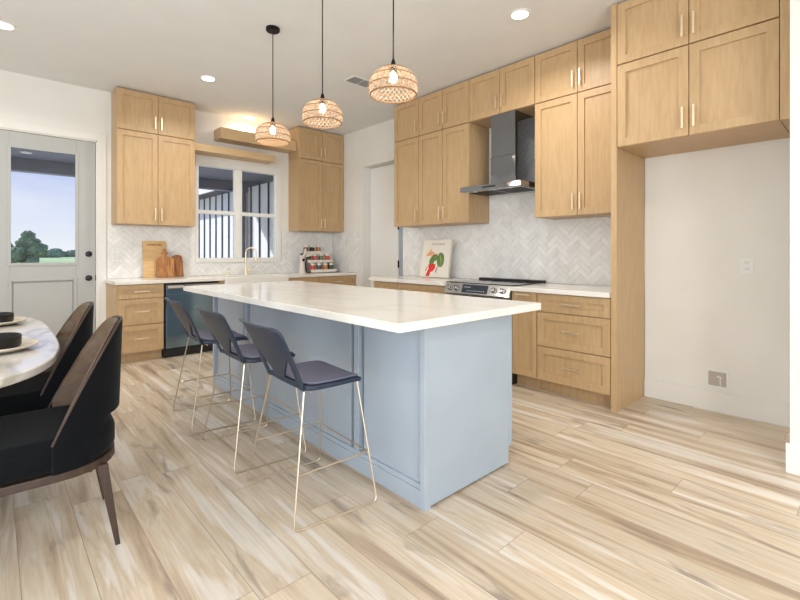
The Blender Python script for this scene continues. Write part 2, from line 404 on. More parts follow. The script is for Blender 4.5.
# recessed inner door on the right wall
D = bpy.data.objects.new('door_2', None); COL.objects.link(D); D.location = (WX, 0, 0); D['kind'] = 'structure'
b = MB(); b.box(.145, .185, 4.786, oy1 - .006, .01, oz - .012); b.build('door_leaf', M['trim'], D, bevel=.002)
b = MB(); b.box(.145, .195, oy0 + .004, 4.778, 0, oz - .004); b.build('door_jamb', M['island'], D)
for zz in (.5, 1.06, 1.62, 2.2):
    b = MB(); b.tube([(.138, 4.781, zz - .055), (.138, 4.781, zz + .055)], .009, 8); b.box(.139, .1445, 4.771, 4.80, zz - .05, zz + .05)
    b.build('hinge', M['dark_metal'], D)

# kitchen window: frame, two double-hung lights
Wn = bpy.data.objects.new('window_1', None); COL.objects.link(Wn); Wn.location = (0, BY, 0); Wn['kind'] = 'structure'
b = MB()
f = .032
b.box(wx0, wx0 + f, -.012, .09, wz0, wz1); b.box(wx1 - f - .04, wx1, -.012, .09, wz0, wz1)
b.box(wx0 + f, wx1 - f - .04, -.012, .09, wz1 - .10, wz1); b.box(wx0 + f, wx1 - f - .04, -.02, .09, wz0, wz0 + .065)
mxa, mxb = 2.572, 2.658
b.box(mxa, mxb, -.008, .09, wz0 + .065, wz1 - .10)
for (a, c_) in ((wx0 + f, mxa), (mxb, wx1 - f - .04)):
    b.box(a, c_, .004, .08, 1.765, 1.815)
    b.box(a, a + .014, .012, .08, wz0 + .065, wz1 - .1); b.box(c_ - .014, c_, .012, .08, wz0 + .065, wz1 - .1)
b.build('window_frame', M['trim'], Wn, bevel=.003)
for (a, c_) in ((wx0 + f + .02, mxa - .02), (mxb + .02, wx1 - f - .06)):
    MB().box(a, c_, .05, .056, wz0 + .06, 1.77).build('window_pane', M['glass'], Wn)
    MB().box(a, c_, .05, .056, 1.81, wz1 - .1).build('window_pane', M['glass'], Wn)

# ------------------------------------------------------------------ herringbone tile
def clip(poly, u0, u1, v0, v1):
    for ax, lim, sg in ((0, u0, 1), (0, u1, -1), (1, v0, 1), (1, v1, -1)):
        out = []
        for i in range(len(poly)):
            a, c = poly[i - 1], poly[i]
            da, dc = (a[ax] - lim) * sg, (c[ax] - lim) * sg
            if da >= 0 or dc >= 0:
                if (da < 0) != (dc < 0):
                    q = da / (da - dc); p = (a[0] + (c[0] - a[0]) * q, a[1] + (c[1] - a[1]) * q)
                    if da < 0: out += [p, c]
                    else: out.append(p)
                elif dc >= 0: out.append(c)
        poly = out
        if len(poly) < 3: return None
    return poly
def herring(name, rects, fn, seed):
    """tiles clipped to rects (u0,u1,v0,v1); fn(u,v,h) -> xyz with h the distance from the wall"""
    rg = random.Random(seed); w = .052; n = 3; gp = .0016; b = MB()
    U0, U1 = min(r[0] for r in rects), max(r[1] for r in rects); V0, V1 = min(r[2] for r in rects), max(r[3] for r in rects)
    R = int((max(U1 - U0, V1 - V0) * 1.6) / w) + 8
    cu, cv = (U0 + U1) / 2, (V0 + V1) / 2; s2 = math.sqrt(.5)
    tiles = []
    for k in range(-R, R):
        for j in range(-R // 3, R // 3):
            tiles.append((k + 6 * j, k, 3, 1)); 
            tiles.append((k + 3 + 6 * j, k + 3 + 6 * j - 5 - 0, 1, 3)) if False else None
    for x in range(-R, R):
        for j in range(-R // 3, R // 3):
            tiles.append((x, x - 5 + 6 * j, 1, 3))
    for (x, y, a, c) in tiles:
        q = [(x * w + gp, y * w + gp), ((x + a) * w - gp, y * w + gp), ((x + a) * w - gp, (y + c) * w - gp), (x * w + gp, (y + c) * w - gp)]
        q = [(cu + (p[0] - p[1]) * s2, cv + (p[0] + p[1]) * s2) for p in q]
        mu, mv = sum(p[0] for p in q) / 4, sum(p[1] for p in q) / 4
        if mu < U0 - .12 or mu > U1 + .12 or mv < V0 - .12 or mv > V1 + .12: continue
        ta, tb = rg.gauss(0, .018), rg.gauss(0, .018)
        for r in rects:
            pl = clip(q, *r)
            if not pl: continue
            m = len(pl)
            top = [fn(p[0], p[1], .0085 + ta * (p[0] - mu) + tb * (p[1] - mv)) for p in pl]; bot = [fn(p[0], p[1], .003) for p in pl]
            b.add(top + bot, [tuple(range(m))] + [(i, (i + 1) % m, m + (i + 1) % m, m + i) for i in range(m)])
    b.m = 1
    for r in rects:
        c = [fn(r[0], r[2], 0), fn(r[1], r[2], 0), fn(r[1], r[3], 0), fn(r[0], r[3], 0), fn(r[0], r[2], .0045), fn(r[1], r[2], .0045), fn(r[1], r[3], .0045), fn(r[0], r[3], .0045)]
        b.add(c, [(0, 3, 2, 1), (4, 5, 6, 7), (0, 1, 5, 4), (1, 2, 6, 5), (2, 3, 7, 6), (3, 0, 4, 7)])
    struct(b.build(name, [M['tile'], M['grout']]))
CT = .915
herring('trim_2', [(-4.528, -1.42, CT + .002, 1.563), (-3.062, -2.272, 1.563, 2.655)], lambda u, v, h: (WX - h, -u, v), 3)
herring('trim_3', [(1.012, 2.015, CT + .002, 1.553), (2.015, 3.28, CT + .002, 1.088), (3.28, WX - .01, CT + .002, 1.553)], lambda u, v, h: (u, BY - h, v), 4)
herring('trim_4', [(-6.255, -5.52, CT + .002, 1.563)], lambda u, v, h: (WX - h, -u, v), 5)

# ------------------------------------------------------------------ cabinets
def shaker(b, x0, x1, z0, z1, fw=.058, t=.02):
    b.box(x0, x0 + fw, 0, t, z0, z1); b.box(x1 - fw, x1, 0, t, z0, z1)
    b.box(x0 + fw, x1 - fw, 0, t, z1 - fw, z1); b.box(x0 + fw, x1 - fw, 0, t, z0, z0 + fw)
    b.box(x0 + fw, x1 - fw, .013, t, z0 + fw, z1 - fw)
def pull(x, z, vert, parent, L=.15):
    b = MB(); h = L / 2; r = .0068
    if vert:
        b.box(x - r, x + r, -.036, -.026, z - h, z + h)
        for q in (-1, 1): b.box(x - .004, x + .004, -.028, .001, z + q * (h - .014) - .004, z + q * (h - .014) + .004)
    else:
        b.box(x - h, x + h, -.036, -.026, z - r, z + r)
        for q in (-1, 1): b.box(x + q * (h - .014) - .004, x + q * (h - .014) + .004, -.028, .001, z - .004, z + .004)
    return b.build('handle', M['gold'], parent, bevel=.002)
RW = -PI / 2
def cabinet(name, label, loc, rz, w, d, h, fronts, toe=0, group=None, cat='cabinet', L=.15, wood='wood', panel_l=False):
    t = thing(name, label, cat, loc, rz, group)
    b = MB(); b.box(.0015, w - .0015, .022, d, toe, h)
    if toe: b.box(.0015, w - .0015, .085, d, 0, toe)
    b.build('carcass', M[wood], t)
    for fr in fronts:
        kind, x0, x1, z0, z1, hd = fr
        b = MB(); g = .003
        shaker(b, x0 + g, x1 - g, z0 + g, z1 - g - .002, .05 if (z1 - z0) < .22 or (x1 - x0) < .26 else .06)
        o = b.build(kind, M[wood], t)
        if hd: pull(hd[1], hd[2], hd[0] == 'v', o, L)
    return t
def two_doors(w, h, zc, z0=0, L=.15):
    m = w / 2
    return [('door', 0, m, z0, h, ('v', m - .034, zc)), ('door', m, w, z0, h, ('v', m + .034, zc))]

UZ0, UZM, UZT = 1.565, 2.665, 3.145
YU = 5.945; UD = BY - YU - .002
# back wall, upper cabinets
def back_upper(x0, x1, z0, z1, label, nm, group):
    w = x1 - x0
    return cabinet(nm, label, (x0, YU, z0), 0, w, UD, z1 - z0 - .002, two_doors(w, z1 - z0 - (.012 if z1 > 3 else .002), .125), group=group)
back_upper(1.052, 1.912, UZ0, UZM, 'tall maple wall cabinet with two doors between the grey exterior door and the kitchen window', 'wall_cabinet', 'back wall cabinets')
back_upper(1.052, 1.912, UZM, UZT, 'short maple cabinet at the ceiling above the tall one left of the window', 'wall_cabinet', 'back wall cabinets')
back_upper(3.405, WX - .012, UZ0, UZM, 'tall maple wall cabinet above the spice rack right of the kitchen window', 'wall_cabinet', 'back wall cabinets')
back_upper(3.405, WX - .012, UZM, UZT, 'short maple cabinet at the ceiling in the corner right of the window', 'wall_cabinet', 'back wall cabinets')

# right wall uppers
XU = 3.86; RD = WX - XU - .012
def right_upper(ya, yb, z0, z1, label, single=False):
    w = ya - yb; h = z1 - z0
    fr = [('door', 0, w, 0, h - (.012 if z1 > 3 else .002), ('v', w - .034, .125))] if single else two_doors(w, h - (.012 if z1 > 3 else .002), .125)
    return cabinet('wall_cabinet', label, (XU, ya, z0), RW, w, RD, h - .002, fr, group='range wall cabinets')
right_upper(4.305, 3.853, UZ0, UZM, 'narrow single-door tall wall cabinet left of the range, nearest the inner door', True)
right_upper(4.305, 3.853, UZM, UZT, 'narrow single-door short cabinet at the ceiling, leftmost of the range wall', True)
right_upper(3.852, 3.068, UZ0, UZM, 'two-door tall wall cabinet just left of the range hood')
right_upper(3.852, 3.068, UZM, UZT, 'two-door short ceiling cabinet just left of the one over the hood')
right_upper(3.067, 2.267, UZM, UZT, 'two-door short cabinet directly above the range hood chimney')
right_upper(2.266, 1.419, UZ0, UZM, 'two-door tall wall cabinet between the range hood and the refrigerator recess')
right_upper(2.266, 1.419, UZM, UZT, 'two-door short ceiling cabinet between the hood cabinet and the refrigerator recess')

# refrigerator recess: side panel, filler and deep cabinets
XF = 3.526; FD = 4.12 - XF - .002
tag(MB().box(XF, 4.118, 1.372, 1.416, 0, UZT).build('end_panel', M['wood'], bevel=.0015), 'tall maple end panel standing on the floor beside the empty refrigerator recess', 'panel')
tag(MB().box(XF, 4.118, .346, .414, 2.035, UZT).build('filler_panel', M['wood'], bevel=.0015), 'maple filler strip between the refrigerator cabinets and the white side wall', 'panel')
fw_ = 1.37 - .416
t = cabinet('refrigerator_cabinet', 'deep lower maple cabinet hanging over the empty refrigerator recess', (XF, 1.37, 2.035), RW, fw_, FD, UZM - 2.035 - .002, two_doors(fw_, UZM - 2.035 - .004, .125), group='cabinets over the refrigerator recess')
t = cabinet('refrigerator_cabinet', 'deep maple cabinet at the ceiling, upper one of the pair over the refrigerator recess', (XF, 1.37, UZM), RW, fw_, FD, UZT - UZM - .002, two_doors(fw_, UZT - UZM - .012, .125), group='cabinets over the refrigerator recess')

# base cabinets on the back wall
YC = 5.594; YF = YC + .03; BD = BY - YF - .01; BH = .873
def drawers(x0, x1, zs, L=.15):
    out = []
    for a, c in zip(zs[1:], zs[:-1]): out.append(('drawer', x0, x1, a, c, ('h', (x0 + x1) / 2, (a + c) / 2)))
    return out
t = cabinet('drawer_cabinet', 'pale maple three-drawer base cabinet left of the dishwasher', (.995, YF, 0), 0, 1.462 - .995, BD, BH, drawers(.012, 1.462 - .995, (.872, .714, .42, .112)), toe=.11, group='base cabinets')
# dishwasher
t = thing('dishwasher', 'stainless steel dishwasher under the back counter beside the three-drawer cabinet', 'dishwasher', (1.468, YF - .012, 0))
w = 2.098 - 1.468
MB().box(.004, w - .004, .035, .60, .012, .868).build('tub', M['black'], t)
MB().box(.006, w - .006, .09, .034 + .05, .0, .10).build('toe_kick', M['black'], t)
MB().box(.012, w - .006, -.012, .03, .115, .745).box(.012, w - .006, -.004, .03, .745, .80).build('door', noisy('blue_tinted_steel', srgb(132, 160, 182), srgb(140, 168, 190), 12, (.5, .5, 60), .12, 1, detail=2), t, bevel=.004)  # stainless door with an even blue tint mixed into its steel colour
MB().box(.012, w - .006, -.022, .03, .80, .852).build('control_panel', M['steel'], t, bevel=.004)
MB().box(.03, .20, -.026, -.0215, .815, .842).build('vent', M['rubber'], t)
# sink base, apron sink
t = cabinet('sink_cabinet', 'maple cabinet under the white apron sink', (2.10, YF, 0), 0, 3.048 - 2.10, BD, .66, two_doors(3.048 - 2.10, .658, .58, .112), toe=.11, group='base cabinets')
MB().box(.0015, .055, 0, .6, .662, BH).build('side_filler', M['wood'], t); MB().box(.948 - .012, .9465, 0, .6, .662, BH).build('side_filler', M['wood'], t)
t = thing('apron_sink', 'white apron-front sink set in the counter below the window', 'sink', (2.158, YC - .022, .664))
ws = .874
b = MB(); b.box(0, ws, 0, .03, 0, .252); b.box(0, ws, .43, .46, 0, .252); b.box(0, .03, .03, .43, 0, .252); b.box(ws - .03, ws, .03, .43, 0, .252); b.box(.03, ws - .03, .03, .43, 0, .03)
b.build('basin', M['porcelain'], t, bevel=.008, seg=3)
MB().lathe([(.04, .031), (.045, .034), (.03, .036)], (ws / 2, .23, 0), 20).build('drain', M['steel'], t)
cabinet('drawer_cabinet', 'maple base cabinet with one wide drawer right of the sink, left of the corner one', (3.05, YF, 0), 0, .492, BD, BH, drawers(0, .492, (.872, .70, .405, .112)), toe=.11, group='base cabinets')
cabinet('drawer_cabinet', 'maple base cabinet with drawer in the back corner below the spice rack', (3.544, YF, 0), 0, WX - 3.544 - .012, BD, BH, drawers(0, WX - 3.544 - .012, (.872, .70, .405, .112)), toe=.11, group='base cabinets')

# base cabinets on the right wall
XC = 3.512; XB = XC + .024; RB = WX - XB - .012
wN = 4.33 - 3.886
cabinet('drawer_cabinet', 'narrow maple base cabinet at the left end of the range wall', (XB, 4.33, 0), RW, wN, RB, BH, [('drawer', 0, wN, .70, .872, ('h', wN / 2, .79)), ('door', 0, wN, .112, .70, ('v', wN - .035, .6))], toe=.11, group='base cabinets')
wN = 3.884 - 3.120
cabinet('drawer_cabinet', 'wide maple base cabinet under the cookbook left of the range', (XB, 3.884, 0), RW, wN, RB, BH, drawers(0, wN, (.872, .70, .405, .112)), toe=.11, group='base cabinets')
wN = 2.309 - 2.056
cabinet('pullout_cabinet', 'narrow maple pull-out cabinet right of the range with a handle on top', (XB, 2.309, 0), RW, wN, RB, BH, [('door', 0, wN, .112, .872, ('h', wN / 2, .848))], toe=.11, group='base cabinets')
wN = 2.054 - 1.42
cabinet('drawer_cabinet', 'maple three-drawer base cabinet beside the tall end panel', (XB, 2.054, 0), RW, wN, RB, BH, drawers(0, wN, (.872, .712, .412, .112)), toe=.11, group='base cabinets')

# worktops
def top(name, boxes, label, bev=.004):
    b = MB()
    for q in boxes: b.box(*q)
    return tag(b.build(name, M['quartz'], bevel=bev), label, 'worktop')
top('worktop', [(.978, 2.156, YC, BY - .002, .876, CT), (2.156, 3.034, YC + .442, BY - .002, .876, CT), (3.034, WX - .002, YC, BY - .002, .876, CT)], 'white quartz worktop along the back wall under the window')
top('worktop', [(XC - .012, WX - .002, 3.116, 4.384, .876, CT)], 'white quartz worktop left of the range under the cookbook')
top('worktop', [(XC - .012, WX - .002, 1.419, 2.310, .876, CT)], 'white quartz worktop between the range and the tall end panel')

# floating shelves over the window
tag(MB().box(1.916, 3.05, 6.0, BY - .002, 2.558, 2.652).build('floating_shelf', M['wood_pale'], bevel=.002), 'lower maple floating shelf just above the window head', 'shelf', 'floating shelves')
tag(MB().box(2.262, 3.402, 6.02, BY - .002, 2.775, 2.925).build('floating_shelf', M['wood_pale'], bevel=.002), 'upper maple floating shelf near the ceiling, ending at the corner cabinet', 'shelf', 'floating shelves')

# ------------------------------------------------------------------ range and hood
t = thing('range', 'stainless slide-in range with four knobs and black cooktop', 'range', (3.49, 3.112, 0), RW)
w = .80
MB().box(.004, w - .004, .05, .66, .0, .895).build('body', M['black'], t)
MB().box(.008, w - .008, .014, .049, .26, .755).build('oven_door', M['steel'], t, bevel=.004)
MB().box(.08, w - .08, .0125, .0145, .36, .62).build('oven_window', M['blackglass'], t)
b = MB(); b.tube([(.06, -.035, .715), (w - .06, -.035, .715)], .011, 12); b.tube([(.09, -.035, .715), (.09, .016, .715)], .008, 8); b.tube([(w - .09, -.035, .715), (w - .09, .016, .715)], .008, 8)
b.build('oven_handle', M['steel'], t, smooth=True)
MB().box(.008, w - .008, .014, .049, .06, .25).build('drawer', M['steel'], t, bevel=.004)
# slanted control panel
cp = MB().prism([(.05, .80), (.0, .80), (.0, .815), (.04, .918), (.07, .918), (.07, .80)], .002, w - .002, lambda u, v, q: (q, u, v)).build('control_panel', M['steel'], t, bevel=.002)
nrm = Vector((0, -.103, .04)).normalized(); along = Vector((0, .04, .103)).normalized()
def on_panel(x, s_, h): return Vector((x, 0, .815)) + along * (s_ * .1105) + nrm * h
def slab(b, x0, x1, s0, s1, h0, h1):
    q = [on_panel(x, s_, h) for h in (h0, h1) for x, s_ in ((x0, s0), (x1, s0), (x1, s1), (x0, s1))]
    b.add(q, [(0, 3, 2, 1), (4, 5, 6, 7), (0, 1, 5, 4), (1, 2, 6, 5), (2, 3, 7, 6), (3, 0, 4, 7)])
b = MB(); slab(b, .235, .545, .12, .88, .0, .003); dsp = b.build('display', M['display'], t)
b = MB()
for i in range(5): slab(b, .262 + i * .016, .271 + i * .016, .6, .68, .003, .0035)
for i in range(9): slab(b, .30 + i * .025, .312 + i * .025, .28, .33, .003, .0035)
b.build('readout', M['digits'], dsp)
for xk in (.07, .155, .62, .715):
    b = MB(); vs = MB().lathe([(.030, .0), (.030, .006), (.024, .008), (.022, .030), (.019, .033)], n=20)
    vs.v = [tuple(on_panel(xk + p[0], .5, p[2]) + along * p[1]) for p in vs.v]
    k = vs.build('knob', M['steel'], t, smooth=True)
    b = MB(); slab(b, xk - .003, xk + .003, .5, .68, .033, .035); b.build('pointer', M['black'], k)
MB().box(.0, w, .04, .60, .918, .9255).build('cooktop', M['blackglass'], t, bevel=.002)
b = MB()
for (bx, by, r) in ((.2, .18, .09), (.6, .18, .1), (.2, .43, .07), (.6, .43, .08)):
    b.lathe([(r, .9257), (r + .004, .9260), (r + .006, .9257)], (bx, by, 0), 32, cap0=False, cap1=False)
b.build('burner_ring', M['rubber'], t)
MB().box(.0, w, .602, .668, .918, .945).build('rear_vent', M['black'], t, bevel=.004)

t = thing('range_hood', 'stainless chimney range hood above the range', 'hood', (3.665, 3.035, 1.862), RW)
w = .74; d = WX - 3.665 - .012
b = MB(); b.box(0, w, 0, d, .004, .056); b.build('canopy', M['dark_steel'], t, bevel=.003)
b = MB(); b.box(.025, w - .025, .03, d - .02, 0, .0045); fl = b.build('filter', M['steel'], t)
for (xa, xb) in ((.06, .355), (.385, .68)):
    b = MB()
    for i in range(9): b.box(xa, xb, .09 + i * .036, .108 + i * .036, -.003, .001)
    b.build('baffle', M['black'], fl)
for xq in (.16, .58):
    MB().lathe([(.024, -.002), (.024, .001)], (xq, .055, 0), 20).build('lamp', M['plastic_white'], fl)
MB().box(.29, .45, -.0015, .001, .022, .038).build('button_strip', M['black'], t)
b = MB(); b.box(.262, .56, .185, d, .0565, .36); b.build('chimney_lower', M['dark_steel'], t, bevel=.002)
b = MB(); b.box(.266, .556, .189, d, .361, UZM - 1.862 - .004); b.build('chimney_upper', M['dark_steel'], t, bevel=.002)

# ------------------------------------------------------------------ island
IX0, IX1, IY0, IY1, IH = 1.515, 2.236, 1.46, 4.19, .882
t = thing('kitchen_island', 'blue-grey panelled kitchen island base in the middle of the floor', 'island', (0, 0, 0))
MB().box(IX0 + .05, IX1 - .035, IY0 + .03, IY1 - .03, .0, IH).build('carcass', M['island'], t)
MB().box(IX0 + .03, IX1 - .035, IY0, IY0 + .0295, .012, IH).box(IX1 - .0345, IX1, IY0, IY0 + .0295, .105, IH).build('end_panel', M['island'], t, bevel=.0015)
MB().box(IX0 + .03, IX1 - .035, IY1 - .0295, IY1, .004, IH).build('end_panel', M['island'], t, bevel=.0015)
for (a, c_) in ((IY0 - .002, IY0 + .03), (IY1 - .03, IY1 + .002)):
    MB().box(IX0 - .012, IX0 + .0295, a, c_, 0, IH).build('corner_post', M['island'], t, bevel=.002)
for (a, c_) in ((IY0 + .034, 1.95), (2.07, 3.434), (3.56, 4.12)):
    MB().box(IX0 + .008, IX0 + .0495, a, c_, .112, IH).build('back_panel', M['island'], t, bevel=.0015)
for (a, c_) in ((1.99, 2.034), (3.483, 3.523)):
    MB().box(IX0, IX0 + .0495, a, c_, .112, IH).build('pilaster', M['island'], t, bevel=.0015)
MB().box(IX0 - .006, IX0 + .0495, IY0 + .031, IY1 - .031, 0, .085).box(IX0 - .001, IX0 + .0495, IY0 + .031, IY1 - .031, .0855, .111).build('skirting', M['island'], t, bevel=.002)
for k in range(4):
    ya = IY0 + .035 + k * .665
    o = MB().box(IX1 - .0345, IX1 - .012, ya, ya + .66, .105, IH - .004).build('door', M['island'], t, bevel=.002)
    b = MB(); b.box(IX1 + .014, IX1 + .024, ya + .04, ya + .05, .62, .77); b.box(IX1 - .0125, IX1 + .016, ya + .041, ya + .049, .63, .638); b.box(IX1 - .0125, IX1 + .016, ya + .041, ya + .049, .752, .76)
    b.build('handle', M['gold'], o)
tag(MB().box(1.27, 2.43, 1.383, 4.27, .8835, .925).build('island_worktop', M['quartz'], bevel=.003), 'long white quartz slab on the blue-grey island', 'worktop')

# ------------------------------------------------------------------ bar stools (front faces +X)
def make_stool():
    t = thing('bar_stool', '', 'stool', group='bar stools along the island')
    # seat shell: rounded rectangle, slightly dished, waterfall front
    def seat_rows(z0, inset, thick):
        rows = []
        for i in range(15):
            u = i / 14; x = -.145 + inset + (.345 - 2 * inset) * u
            hw = (.20 + .012 * math.sin(PI * u)) - inset
            e = min(u, 1 - u); 
            if e < .12: hw -= .03 * (1 - e / .12) ** 2
            row = []
            for k in range(13):
                v = -1 + 2 * k / 12
                z = z0 - .004 * (1 - v * v) - (.016 * max(0, (u - .8) / .2) ** 2) + .01 * max(0, (.2 - u) / .2) ** 2
                row.append((x, v * hw, z))
            rows.append(row)
        return rows
    seat = MB().grid(seat_rows(.605, 0, .02)).build('seat', M['navy'], t, smooth=True, mods=[('SOLIDIFY', dict(thickness=.022, offset=-1)), ('BEVEL', dict(width=.006, segments=2)), ])
    MB().grid(seat_rows(.6065, .014, .01)).build('seat_pad', M['pad'], t, smooth=True, mods=[('SOLIDIFY', dict(thickness=.011, offset=1)), ('BEVEL', dict(width=.004, segments=2))])
    # backrest shell
    def bp(u, v):
        hw = .202 + .022 * v
        if v > .9: hw -= .028 * ((v - .9) / .1) ** 2
        x = -.160 - .115 * v - .022 * v * v - .02 * (1 - u * u) * (.35 + .65 * v)
        x -= .022 * max(0, (v - .93) / .07) ** 2
        return (x + .02, u * hw, .590 + .303 * v)
    vh = .50
    def hole(u):
        a = abs(u)
        return .11 if a < .2 else .11 + (vh - .11) * (a - .2) / .6
    b = MB()
    us = [-.8, -.7, -.6, -.5, -.4, -.3, -.2, -.1, 0, .1, .2, .3, .4, .5, .6, .7, .8]
    nv = 14
    b.grid([[bp(u, hole(u) + (1 - hole(u)) * j / nv) for u in us] for j in range(nv + 1)])
    vs_ = [vh * j / 5 for j in range(5)] + [vh + (1 - vh) * j / nv for j in range(nv + 1)]
    for sgn in (-1, 1):
        b.grid([[bp(sgn * u, v) for u in (.8, .87, .94, 1.0)] for v in vs_])
    b.build('backrest', M['navy'], t, smooth=True, weld=True, mods=[('SOLIDIFY', dict(thickness=.013, offset=0)), ('BEVEL', dict(width=.004, segments=2))])
    # wire sled frame
    r = .0048
    def corner(p, q, s, n=4, rad=.03):
        p, q, s = Vector(p), Vector(q), Vector(s)
        a = q + (p - q).normalized() * rad; c = q + (s - q).normalized() * rad
        return [tuple((1 - k / n) ** 2 * a + 2 * (k / n) * (1 - k / n) * q + (k / n) ** 2 * c) for k in range(n + 1)]
    for sgn in (-1, 1):
        A = (-.135, sgn * .185, .581); B = (-.225, sgn * .28 + .016, r); Cc = (.205, sgn * .28 - .014, r); Dd = (.16, sgn * .185, .581)
        b = MB(); b.tube([A] + corner(A, B, Cc) + corner(B, Cc, Dd) + [Dd], r, 8)
        b.build('sled_leg', M['rod'], t, smooth=True)
    def at(z, xa, xb, ya, yb):
        q = 1 - z / .588
        return (xa + (xb - xa) * q, ya + (yb - ya) * q)
    fx, fy = at(.235, .16, .205, .185, .28); bx, by = at(.235, -.135, -.225, .185, .28)
    MB().tube([(fx, -fy, .235), (fx, fy, .235)], r * .9, 8).build('footrest', M['rod'], t, smooth=True)
    for sgn in (-1, 1):
        MB().tube([(fx, sgn * fy, .235), (bx, sgn * by, .235)], r * .9, 8).build('side_bar', M['rod'], t, smooth=True)
    for xq in (-.10, .14):
        MB().tube([(xq, -.185, .576), (xq, .185, .576)], r, 8).build('under_bar', M['rod'], t, smooth=True)
    return t
st = make_stool()
for i, (x, y, a, lb) in enumerate(((1.205, 1.985, -3, 'navy bar stool nearest the front end of the island, closest to the camera'), (1.215, 2.675, -2, 'middle navy bar stool of the row along the island'), (1.228, 3.39, -4, 'navy bar stool at the far end of the island, in front of the dishwasher'))):
    o = st if i == 0 else copy_tree(st)
    o.location = (x, y, 0); o.rotation_euler = (0, 0, math.radians(a)); o['label'] = lb

# ------------------------------------------------------------------ pendants
def make_pendant():
    t = thing('pendant_lamp', '', 'lamp', group='woven pendants over the island')
    MB().lathe([(.058, 0), (.058, -.022), (.052, -.028)], (0, 0, CZ - .001), 28).build('canopy', M['dark_metal'], t, smooth=True)
    MB().tube([(0, 0, CZ - .02), (0, 0, 2.368)], .0042, 8).build('cord', M['dark_metal'], t)
    MB().lathe([(.006, 2.388), (.012, 2.373), (.017, 2.348), (.02, 2.340), (.02, 2.316), (.016, 2.312)], n=16).build('socket', M['dark_metal'], t, smooth=True)
    # woven dome: crossing strands on a dome profile
    prof = [(.136, 2.165), (.142, 2.185), (.146, 2.21), (.145, 2.235), (.14, 2.26), (.13, 2.283), (.114, 2.305), (.092, 2.325), (.066, 2.34), (.036, 2.35), (.02, 2.352)]
    prof = [(a_, 2.257 + (z_ - 2.26) * .88) for a_, z_ in prof]
    def dome(s):
        x = s * (len(prof) - 1); i = min(int(x), len(prof) - 2); q = x - i
        return prof[i][0] + (prof[i + 1][0] - prof[i][0]) * q, prof[i][1] + (prof[i + 1][1] - prof[i][1]) * q
    n = 32; rows = 12; b = MB(); idx = {}
    vs = []; fs = []
    for j in range(rows + 1):
        r, z = dome(j / rows * .97)
        for k in range(n):
            a = 2 * PI * (k + (.5 if j % 2 else 0)) / n
            vs.append((r * math.cos(a), r * math.sin(a), z))
    V = lambda j, k: j * n + (k % n)
    for j in range(1, rows):
        for k in range(n):
            l = k - (0 if j % 2 else 1)
            fs.append((V(j - 1, l + 1), V(j, k + 0), V(j + 1, l + 1), V(j, k - 1)) if False else (V(j - 1, l + 1), V(j, k + 1), V(j + 1, l + 1), V(j, k)))
    b.add(vs, fs)
    sh = b.build('lamp_shade', M['rattan'], t, mods=[('WIREFRAME', dict(thickness=.0062, use_replace=True, use_even_offset=False))])
    for (s_, rr) in ((0, .0045), (.24, .003), (.47, .003), (.70, .003), (.94, .003)):
        r, z = dome(s_); b = MB(); b.tube([((r + .001) * math.cos(2 * PI * k / 40), (r + .001) * math.sin(2 * PI * k / 40), z) for k in range(40)], rr, 6, closed=True)
        b.build('rim' if s_ == 0 else 'band', M['rattan_inner'], sh, smooth=True)
    MB().lathe([(.010, 2.312), (.013, 2.30), (.021, 2.288), (.024, 2.272), (.021, 2.256), (.013, 2.248), (.003, 2.246)], n=20).build('bulb', M['bulb'], t, smooth=True)
    return t
pd = make_pendant()
for i, (y, lb) in enumerate(((3.53, 'farthest woven rattan pendant, hanging in front of the window'), (2.755, 'middle woven rattan pendant of the three over the island'), (1.98, 'nearest and largest-looking woven rattan pendant, right of the ceiling vent'))):
    o = pd if i == 0 else copy_tree(pd)
    o.location = (1.77, y, 0); o['label'] = lb
    light('pendant_light', 'POINT', (1.77, y, 2.19), (0, 0, 0), 1.7, (1, .90, .78), shadow_soft_size=.035)

# ------------------------------------------------------------------ recessed lights, vent
def make_down():
    t = thing('recessed_light', '', 'lamp', group='recessed ceiling lights')
    MB().lathe([(.085, 0), (.085, -.006), (.066, -.008), (.066, -.003)], (0, 0, 0), 32).build('trim_ring', M['trim'], t, smooth=True)
    MB().lathe([(.064, -.0082), (.064, -.0035)], (0, 0, 0), 32).build('diffuser', M['lamp'], t)
    return t
dn = make_down()
spots = [(.07, 5.02, 'recessed ceiling light at the left edge near the exterior door'), (1.75, 5.02, 'recessed ceiling light in front of the left wall cabinet'), (2.70, 6.10, 'recessed ceiling light above the floating shelves and sink'), (3.13, 1.97, 'recessed ceiling light in front of the range wall cabinets')]
for i, (x, y, lb) in enumerate(spots):
    o = dn if i == 0 else copy_tree(dn); o.location = (x, y, CZ - .0005); o['label'] = lb
    light('downlight', 'AREA', (x, y, CZ - .015), (0, 0, 0), 4 if i == 2 else 13, (1, .96, .90), shape='DISK', size=.12, spread=math.radians(150))
for (x, y) in ((1.9, -.6), (-.6, .6), (-.6, -2.0), (1.9, -2.6), (-1.6, 3.4)):     # the same fixtures over the living side
    light('downlight', 'AREA', (x, y, CZ - .015), (0, 0, 0), 13, (1, .96, .90), shape='DISK', size=.12, spread=math.radians(150))
t = thing('ceiling_vent', 'grey slatted air vent in the ceiling behind the nearest pendant', 'vent', (3.045, 3.96, CZ - .0005))
MB().box(-.16, .16, -.09, .09, -.006, 0).build('frame', M['trim'], t)
for (a, c_) in ((-.145, -.008), (.008, .145)):
    b = MB()
    for k in range(7): b.box(a, c_, -.078 + k * .023, -.064 + k * .023, -.010, -.0055)
    b.build('louvre', mat('vent_grey', srgb(150, 150, 156), .5), t)

